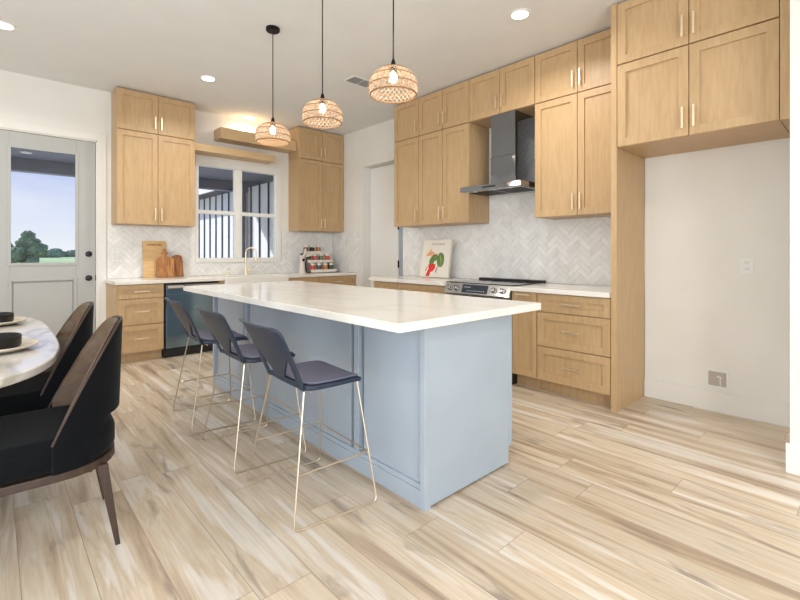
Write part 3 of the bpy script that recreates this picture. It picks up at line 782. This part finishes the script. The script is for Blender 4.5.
# ------------------------------------------------------------------ outlets, water box
def plate(name, label, loc, rz, w=.075, h=.118, kind='outlet'):
    t = thing(name, label, 'outlet' if kind == 'outlet' else 'switch', loc, rz)
    MB().box(-w / 2, w / 2, -.006, 0, -h / 2, h / 2).build('cover_plate', M['plastic_white'], t, bevel=.002)
    if kind == 'outlet':
        for q in (-1, 1):
            s_ = MB().box(-.017, .017, -.0085, -.006, q * .024 - .014, q * .024 + .014).build('socket', M['plastic_white'], t, bevel=.002)
            MB().box(-.008, -.005, -.0088, -.0084, q * .024 - .004, q * .024 + .006).box(.005, .008, -.0088, -.0084, q * .024 - .004, q * .024 + .006).build('slot', M['black'], s_)
    else:
        MB().box(-.018, .018, -.010, -.006, -.034, .034).build('rocker', M['plastic_white'], t, bevel=.002)
    return t
TB = BY - .0105
plate('wall_outlet', 'upper white outlet plate on the herringbone tile left of the cutting boards', (1.092, TB, 1.235), 0, .085, .095)
plate('wall_outlet', 'lower white outlet plate just above the back counter left of the cutting boards', (1.092, TB, 1.135), 0, .085, .095)
plate('wall_switch', 'white switch plate on the tile in the corner right of the spice rack', (WX - .0105, 5.74, 1.40), RW, .12, .118, 'switch')
plate('wall_outlet', 'white outlet on the bare wall of the refrigerator recess', (4.1195, .671, 1.128), RW, .082, .125)
t = thing('water_box', 'recessed white water supply box low on the refrigerator recess wall', 'water box', (4.1195, .853, .252), RW)
b = MB(); b.box(-.078, .078, -.008, 0, .055, .073); b.box(-.078, .078, -.008, 0, -.073, -.055); b.box(-.078, -.058, -.008, 0, -.055, .055); b.box(.058, .078, -.008, 0, -.055, .055)
b.build('frame', M['plastic_white'], t, bevel=.002)
MB().box(-.058, .058, -.003, -.0005, -.055, .055).build('recess', M['rubber'], t)
b = MB(); b.tube([(.02, -.006, -.05), (.02, -.006, .015)], .005, 8); b.tube([(.0, -.009, .02), (.03, -.009, .012)], .007, 8)
b.build('valve', M['plastic_white'], t, smooth=True)

# ------------------------------------------------------------------ faucet, soap pump
t = thing('faucet', 'brushed gold gooseneck faucet behind the apron sink', 'faucet', (2.655, 6.12, CT))
MB().lathe([(.026, .0), (.026, .008), (.019, .014), (.018, .11), (.014, .118)], n=20).build('base', M['gold'], t, smooth=True)
arc = [(0, 0, .11), (0, 0, .30)] + [(.052 - .052 * math.cos(q), -.052 + .052 * math.cos(q), .31 + .075 * math.sin(q)) for q in [PI * k / 10 for k in range(11)]] + [(.104, -.104, .27)]
MB().tube(arc, .011, 12).build('spout', M['gold'], t, smooth=True)
MB().tube([(.104, -.104, .275), (.104, -.104, .21)], [.014, .017], 12).build('spray_head', M['gold'], t, smooth=True)
MB().tube([(.015, -.005, .075), (.06, -.02, .07), (.075, -.025, .095)], .008, 10).build('lever', M['gold'], t, smooth=True)
t = thing('soap_pump', 'small gold soap pump on the back counter left of the faucet', 'soap pump', (2.39, 6.12, CT))
MB().lathe([(.02, 0), (.02, .005), (.012, .01), (.011, .06), (.006, .062), (.006, .085)], n=16).build('body', M['gold'], t, smooth=True)
MB().tube([(0, 0, .088), (.01, -.05, .084)], .006, 8).build('nozzle', M['gold'], t, smooth=True)

# ------------------------------------------------------------------ cutting boards (leaning on the tile)
def lean(t, ang): t.rotation_euler = (-ang, 0, t.rotation_euler[2]); return t
def rrect(w, h, r, n=5):
    out = []
    for (cx, cz, a0) in ((w / 2 - r, r, -PI / 2), (w / 2 - r, h - r, 0), (-w / 2 + r, h - r, PI / 2), (-w / 2 + r, r, PI)):
        for k in range(n + 1):
            a = a0 + PI / 2 * k / n; out.append((cx + r * math.cos(a), cz + r * math.sin(a)))
    return out
t = thing('cutting_board', 'large pale rectangular cutting board leaning on the tile behind the handled one', 'cutting board', (1.51, 6.185, CT + .001)); lean(t, .10)
MB().prism(rrect(.262, .462, .012), 0, .02, lambda u, v, q: (u, q, v)).build('board', M['board_l'], t)
MB().box(-.085, .085, -.0012, 0, .405, .422).build('groove', M['board_d'], t)
t = thing('cutting_board', 'brown acacia cutting board with a knobbed handle, in front of the pale board', 'cutting board', (1.615, 6.12, CT + .001)); lean(t, .12)
hl = [(-.105, .004), (.105, .004), (.105, .225), (.095, .245), (.045, .258), (.026, .27), (.022, .292), (.04, .30), (.04, .312), (.02, .322), (.014, .365), (-.014, .365), (-.02, .322), (-.04, .312), (-.04, .30), (-.022, .292), (-.026, .27), (-.045, .258), (-.095, .245), (-.105, .225)]
MB().prism(hl, 0, .02, lambda u, v, q: (u, q, v)).build('board', M['board_d'], t, bevel=.003)
t = thing('cutting_board', 'small dark-edged board standing right of the handled cutting board', 'cutting board', (1.765, 6.16, CT + .001)); lean(t, .10)
MB().prism([(-.075, .003), (.075, .003), (.068, .2), (.058, .262), (.03, .285), (-.03, .285), (-.058, .262), (-.068, .2)], 0, .022, lambda u, v, q: (u, q, v)).build('board', noisy('walnut_board', srgb(112, 66, 36), srgb(176, 116, 66), 5, (9, 9, 1), .45), t, bevel=.003)

# ------------------------------------------------------------------ spice rack and jars
RX, RY = 3.82, 6.05
t = thing('spice_rack', 'three-tier wooden spice rack on the back counter in the corner', 'rack', (RX, RY, CT + .001))
b = MB()
rail = mat('rack_dark', srgb(84, 72, 66), .5)
for sx in (-.245, .235):
    b = MB(); b.prism([(-.155, 0), (.15, 0), (.15, .30), (.06, .30), (.06, .165), (-.05, .165), (-.05, .02), (-.155, .02)], sx, sx + .01, lambda u, v, q: (q, u, v)); b.build('side_frame', rail, t)
tiers = [(-.10, .022, [-.175, -.06, .055, .165], 'bottom'), (.0, .168, [-.19, -.075, .04, .16], 'middle'), (.105, .305, [-.17, -.06, .055], 'top')]
for (ty, tz, xs, nm) in tiers:
    MB().box(-.2345, .2345, ty - .046, ty + .046, tz - .012, tz - .001).build('shelf', rail, t)
    MB().box(-.2345, .2345, ty - .050, ty - .0465, tz - .012, tz + .03).build('rail', M['cream'], t)
jar_cols = {'bottom': [('red', (200, 70, 56)), ('dark grey', (84, 80, 78)), ('orange', (196, 120, 62)), ('dark green', (72, 84, 66))],
            'middle': [('olive brown', (98, 88, 56)), ('pink-red', (206, 86, 84)), ('green', (104, 120, 74)), ('bright red', (212, 72, 54))],
            'top': [('brown', (140, 104, 78)), ('black', (52, 40, 42)), ('tan', (190, 132, 84))]}
mlid = mat('jar_lid', srgb(222, 214, 204), .35, .2)
for (ty, tz, xs, nm) in tiers:
    for x, (cn, rgb) in zip(xs, jar_cols[nm]):
        j = thing('spice_jar', '%s spice jar on the %s tier of the spice rack' % (cn, nm), 'jar', (RX + x, RY + ty, CT + .001 + tz), 0, 'spice jars in the rack')
        MB().lathe([(.036, 0), (.040, .004), (.040, .085), (.033, .094)], n=16).build('body', mat('spice_' + cn.replace(' ', '_').replace('-', '_'), srgb(*rgb), .2), j, smooth=True)
        MB().lathe([(.036, .095), (.036, .122), (.033, .125)], n=16).build('lid', mlid, j, smooth=True)
# white upright gadget with a side lever beside the rack
t = thing('kitchen_gadget', 'white upright kitchen gadget with a side lever, left of the spice rack', 'gadget', (3.50, 6.02, CT + .001))
wg = mat('gadget_white', srgb(224, 214, 204), .35)
b = MB(); b.lathe([(.062, 0), (.062, .01), (.05, .03), (.04, .15), (.038, .22), (.045, .25), (.03, .27)], n=20); b.build('body', wg, t, smooth=True)
MB().tube([(.02, 0, .25), (.055, 0, .30), (.06, 0, .37)], [.022, .02, .014], 12).build('column', wg, t, smooth=True)
MB().tube([(.05, -.02, .25), (.17, -.04, .29)], [.014, .019], 12).build('lever', wg, t, smooth=True)
vs = MB().lathe([(.022, 0), (.022, .006)], n=16); vs.v = [(p[0], -.041 - p[2], .20 + p[1]) for p in vs.v]; vs.build('hole_disc', M['dark_metal'], t)  # dark disc laid on the body in place of its hole

# ------------------------------------------------------------------ cookbook
t = thing('cookbook', 'large cream cookbook with a red and green vegetable picture leaning on the tile', 'book', (4.035, 3.775, CT + .009), RW)
t.rotation_euler = Matrix.Rotation(RW, 4, 'Z').to_euler(); 
lean(t, .17)
bw, bh = .475, .475
MB().box(-bw / 2 + .004, bw / 2 - .006, .006, .024, .004, bh - .004).build('pages', M['cream'], t)
cv = MB().box(-bw / 2, bw / 2, 0, .0055, 0, bh).box(-bw / 2, bw / 2, .0245, .03, 0, bh).box(-bw / 2, -bw / 2 + .0035, .0055, .0245, 0, bh).build('cover', M['cream'], t)
def patch(name, poly, rgb, lay=1):
    sm = [((u - .5) * bw, v * bh) for u, v in poly]
    return MB().prism(sm, -.0004 * lay - .0004, .0002, lambda u, v, q: (u, q, v)).build(name, noisy('ink_%s_%d' % (name, lay), srgb(*rgb), srgb(*[min(255, int(c * 1.18)) for c in rgb]), 18, rough=.6), cv)
def oval(cx, cy, rx, ry, rot=0, n=18, wob=.0, seed=1):
    g = random.Random(seed); out = []
    for k in range(n):
        a = 2 * PI * k / n; q = 1 + g.uniform(-wob, wob); x, y = rx * math.cos(a) * q, ry * math.sin(a) * q
        out.append((cx + x * math.cos(rot) - y * math.sin(rot), cy + x * math.sin(rot) + y * math.cos(rot)))
    return out
patch('turnip', [(.16, .58), (.28, .68), (.33, .77), (.36, .68), (.50, .645), (.40, .60), (.34, .565), (.22, .555)], (220, 160, 104), 1)
patch('stem', [(.34, .52), (.44, .60), (.58, .61), (.56, .55), (.46, .53), (.40, .49)], (132, 50, 40), 2)
patch('leaf', oval(.40, .44, .085, .125, -.6, wob=.08, seed=2), (98, 124, 70), 3)
patch('leaf', oval(.50, .50, .13, .075, .3, wob=.08, seed=3), (106, 132, 74), 3)
patch('leaf', oval(.70, .46, .125, .20, -.05, wob=.07, seed=4), (92, 120, 62), 4)
patch('leaf_vein', [(.66, .60), (.71, .52), (.74, .40), (.71, .31), (.715, .41), (.68, .52)], (168, 178, 104), 5)
patch('beet', [(.28, .33), (.40, .36), (.53, .35), (.54, .24), (.46, .15), (.38, .13), (.36, .02), (.22, .02), (.26, .13), (.31, .22)], (204, 40, 40), 3)
patch('root', [(.19, .16), (.25, .28), (.27, .27), (.21, .15)], (150, 66, 50), 4)
patch('root', [(.55, .13), (.61, .29), (.64, .33), (.62, .25), (.58, .12)], (150, 66, 50), 4)
# small row of dark capitals on the cover
cu = bpy.data.curves.new('title', 'FONT'); cu.body = 'K I T C H E N'; cu.size = .034; cu.extrude = .0004; cu.align_x = 'CENTER'
tmp = bpy.data.objects.new('title_tmp', cu); COL.objects.link(tmp)
dg = bpy.context.evaluated_depsgraph_get(); me = bpy.data.meshes.new_from_object(tmp.evaluated_get(dg)); bpy.data.objects.remove(tmp)
tt = bpy.data.objects.new('title', me); COL.objects.link(tt); tt.parent = cv; tt.rotation_euler = (PI / 2, 0, 0); tt.location = (.03, -.0012, .405)
me.materials.clear(); me.materials.append(mat('ink_dark', srgb(70, 60, 56), .6))

# ------------------------------------------------------------------ dining table and chairs
t = thing('dining_table', 'white marble dining table with rounded ends at the left edge', 'table', (-.33, 3.42, 0))
def sup(a, b_, n=4.0, m=64):
    out = []
    for k in range(m):
        q = 2 * PI * k / m; c, s_ = math.cos(q), math.sin(q)
        out.append((a * math.copysign(abs(c) ** (2 / n), c), b_ * math.copysign(abs(s_) ** (2 / n), s_)))
    return out
A_, B_ = .60, 1.24
pts = [[(p[0], p[1]) for p in sup(A_ - e_, B_ - e_, 3.2)] for e_ in (.012, .0, .0, .02)]
zs = (.75, .742, .722, .712)
halves = []
for half in (0, 1):
    b = MB(); ys = .11     # the leaf joint across the top
    ring = []
    for (e_, z) in zip((.010, .0, .0, .02), zs):
        poly = sup(A_ - e_, B_ - e_, 3.2, 96)
        pl = clip([(p[0], p[1]) for p in poly], -2, 2, *((-2, -.0012 - .11) if half == 0 else (.0012 - .11, 2)))
        ring.append((pl, z))
    m = min(len(r[0]) for r in ring)
    for r, z in ring: assert len(r) >= m
    for (pl, z) in ring[1:2]:
        b.prism(pl, zs[3], zs[0], lambda u, v, q: (u, v, q))
    b.build('tabletop', M['table_marble'], t, bevel=.008, seg=3)
for yy in (-.60, .60):
    MB().lathe([(.20, 0), (.20, .02), (.09, .05), (.085, .3), (.10, .62), (.2, .70), (.2, .711)], (0, yy, 0), 28).build('pedestal', M['dark_metal'], t, smooth=True)

def make_chair():
    # faces -X; origin at the centre of the seat
    t = thing('dining_chair', '', 'chair', group='dining chairs on the near side of the table')
    def rr(x0, x1, hw, r, n=6):
        out = []
        for (cx, cy, a0) in ((x1 - r, hw - r, 0), (x0 + r * .6, hw - r * .6, PI / 2), (x0 + r * .6, -hw + r * .6, PI), (x1 - r, -hw + r, 1.5 * PI)):
            q = r if cx > 0 else r * .6
            for k in range(n + 1):
                a = a0 + PI / 2 * k / n; out.append((cx + q * math.cos(a), cy + q * math.sin(a)))
        return out
    b = MB(); b.prism(rr(-.27, .262, .262, .20), .372, .50, lambda u, v, q: (u, v, q))
    b.build('seat', M['velvet'], t, bevel=.042, seg=5, smooth=True)
    b = MB(); b.prism(rr(-.262, .262, .256, .20), .338, .371, lambda u, v, q: (u, v, q)); b.build('seat_frame', M['walnut'], t, bevel=.004)
    # wrap-around shell: half ellipse in plan, top falling to the arms, open at the back over the seat
    def shell(off, na=48):
        rows = [[] for _ in range(9)]
        amax = math.radians(87)
        for i in range(na + 1):
            a = -amax + 2 * amax * i / na; q = abs(a) / amax
            ca, sa = math.cos(a), math.sin(a)
            rx = (.262 if ca > 0 else .16) + off; ry = .272 + off
            x = .02 + rx * ca; y = ry * sa
            zt = .905 - .02 * q ** 2 if q < .18 else None
            s_ = max(0, (q - .24) / .76); zt = .925 - .012 * min(1, q / .3) ** 2 - .43 * s_ ** 1.6
            sb = min(1, max(0, (q - .46) / .16)); sb = sb * sb * (3 - 2 * sb)
            zb = .535 * (1 - sb) + .372 * sb
            for j in range(9):
                f_ = j / 8; z = zb + (zt - zb) * f_
                h = (z - .45) / .45
                fl = .015 * max(0, h) * max(0, ca)       # lean back with height
                rows[j].append((x + fl - .0, y * (1 + .00 * h), z))
        return rows
    b = MB(); b.grid(shell(.0)); ob = b.build('backrest', M['velvet'], t, smooth=True, mods=[('SOLIDIFY', dict(thickness=.020, offset=-1)), ('BEVEL', dict(width=.007, segments=3, limit_method='ANGLE', angle_limit=math.radians(50)))])
    rows = shell(-.0215)
    b = MB(); b.grid([r[1:-1] for r in rows[0:9]]); 
    b.build('back_lining', M['leather'], t, smooth=True, mods=[('SOLIDIFY', dict(thickness=.008, offset=0))])
    top_ = shell(-.004)[8]
    MB().tube([(p[0], p[1], p[2] + .002) for p in top_], .0045, 8).build('piping', M['walnut'], t, smooth=True)
    for (sx, sy) in ((1, -1), (1, 1), (-1, -1), (-1, 1)):
        p0 = Vector((.20 * sx if sx > 0 else -.225, .20 * sy, .345)); p1 = Vector((.253 if sx > 0 else -.26, .222 * sy, 0))
        b = MB(); n_ = 6; ring = []
        for k in range(n_ + 1):
            q = k / n_; p = p0.lerp(p1, q); a = .02 * (1 - q) + .009 * q
            ring.append([(p.x - a, p.y - a * .75, p.z), (p.x + a, p.y - a * .75, p.z), (p.x + a, p.y + a * .75, p.z), (p.x - a, p.y + a * .75, p.z), (p.x - a, p.y - a * .75, p.z)])
        b.grid(ring); b.add(ring[0][:4], [(0, 1, 2, 3)]); b.add(ring[-1][:4], [(0, 1, 2, 3)])
        b.build('leg', M['walnut'], t, weld=True, bevel=.003)
    return t
ch = make_chair()
for i, (x, y, a, lb) in enumerate(((.148, 2.41, -3, 'black velvet dining chair with brown leather lining, nearest the camera'), (.152, 3.22, 0, 'black velvet dining chair with brown lining, farther one toward the exterior door'))):
    o = ch if i == 0 else copy_tree(ch)
    o.location = (x, y, 0); o.rotation_euler = (0, 0, math.radians(a)); o['label'] = lb

# table setting
def setting(x, y, l1, l2):
    p = MB().lathe([(.09, .0), (.12, .004), (.168, .020), (.172, .027), (.166, .030), (.118, .013), (.01, .012)], (0, 0, 0), 40).build('charger_plate', M['plate'], smooth=True)
    p.location = (x, y, .7505); tag(p, l1, 'plate', 'charger plates on the table')
    p = MB().lathe([(.085, .0), (.098, .004), (.103, .014), (.104, .058), (.101, .061), (.097, .058), (.095, .016), (.01, .012)], (0, 0, 0), 36).build('bowl', M['bowl'], smooth=True)
    p.location = (x, y, .7635); tag(p, l2, 'bowl', 'black bowls on the table')
setting(.005, 2.90, 'beige stoneware charger plate under the nearer black bowl', 'black bowl nearer the camera on the marble table')
setting(.005, 3.95, 'beige stoneware charger plate under the farther black bowl', 'black bowl farther along the marble table, toward the exterior door')

# ------------------------------------------------------------------ outdoors
struct(MB().box(-8.4, -3.2, -4.2, 6.4, 2.75, 2.9).build('sun_blocker', M['porch']))             # unseen slab added to keep sun out of the left opening
struct(MB().box(-400, 400, BY + T, 600, -.45, -.25).build('ground', M['grass']))
struct(MB().box(-6, 4.0, BY + T, 16, -.25, -.03).build('trim_5', M['concrete']))          # porch slab, lengthened past the porch to bounce white light onto the siding
b = MB(); b.box(-6, 4.35, BY + T, 9.3, 2.72, 2.86); b.box(-6, 4.35, 9.16, 9.36, 2.52, 2.72); b.box(3.80, 3.98, 9.18, 9.34, -.03, 2.52)
struct(b.build('trim_6', M['porch']))                                                      # porch ceiling, beam and post
t = thing('porch_light', 'round recessed light in the porch ceiling outside the exterior door', 'lamp', (.37, 8.6, 2.7195))
MB().lathe([(.07, 0), (.07, -.01), (.05, -.012)], n=20).build('diffuser', M['plastic_white'], t)
t = copy_tree(t); t.location = (2.6, 8.2, 2.7195); t['label'] = 'round recessed light in the porch ceiling outside the kitchen window'
b = MB(); b.box(4.03, 4.2, BY + T, 15, -.25, 2.62)
b.m = 1
y = 7.0
while y < 15:
    b.box(4.005, 4.03, y - .016, y + .016, -.25, 2.62); y += .40
struct(b.build('wall_exterior', [M['siding'], M['batten']]))
b = MB(); b.box(3.62, 4.2, 9.4, 15.4, 2.62, 2.66); b.m = 1; b.box(3.58, 3.62, 9.4, 15.4, 2.60, 2.78)
b.m = 0; b.prism([(3.60, 2.78), (8, 4.4), (8, 4.3), (3.64, 2.66)], 9.4, 15.4, lambda u, v, q: (u, q, v))
struct(b.build('trim_7', [M['batten'], M['siding']]))

def blob_tree(name, label, x, y, h, w, mt, seed, n=9, trunk=True, group=None, low=.32):
    rg = random.Random(seed); t = thing(name, label, 'tree', (x, y, -.25), 0, group)
    b = MB()
    for i in range(n):
        cx, cy, cz = rg.uniform(-.5, .5) * w, rg.uniform(-.4, .4) * w, h * rg.uniform(low, .8); r = w * rg.uniform(.12, .24)
        bm = bmesh.new(); bmesh.ops.create_icosphere(bm, subdivisions=3, radius=r)
        for v in bm.verts: v.co *= 1 + rg.uniform(-.22, .22)
        bm.verts.ensure_lookup_table()
        b.add([(v.co.x + cx, v.co.y + cy, v.co.z * .85 + cz) for v in bm.verts], [tuple(v.index for v in f_.verts) for f_ in bm.faces]); bm.free()
    b.build('foliage', mt, t)
    if trunk:
        MB().tube([(0, 0, 0), (.05 * w, 0, h * .5)], [w * .05, w * .02], 8).build('trunk', M['bark'], t)
    return t
blob_tree('tree', 'big bushy tree in the field, left in the exterior door glass', 2.1, 55, 3.1, 2.4, M['leaf'], 11, 26, low=.08)
blob_tree('tree', 'sparse taller tree beside the big bushy one in the field', 3.5, 60, 4.2, 2.6, M['leaf'], 12, 9)
for k in range(14):
    blob_tree('distant_tree', 'one of the low hazy trees along the far edge of the field', 4 + k * 7.5, 150 + (k % 4) * 22, 2.0 + .8 * ((k * 7) % 5) / 5, 6.4, M['hill'], 30 + k, 12, low=.05, group='hazy treeline beyond the field')
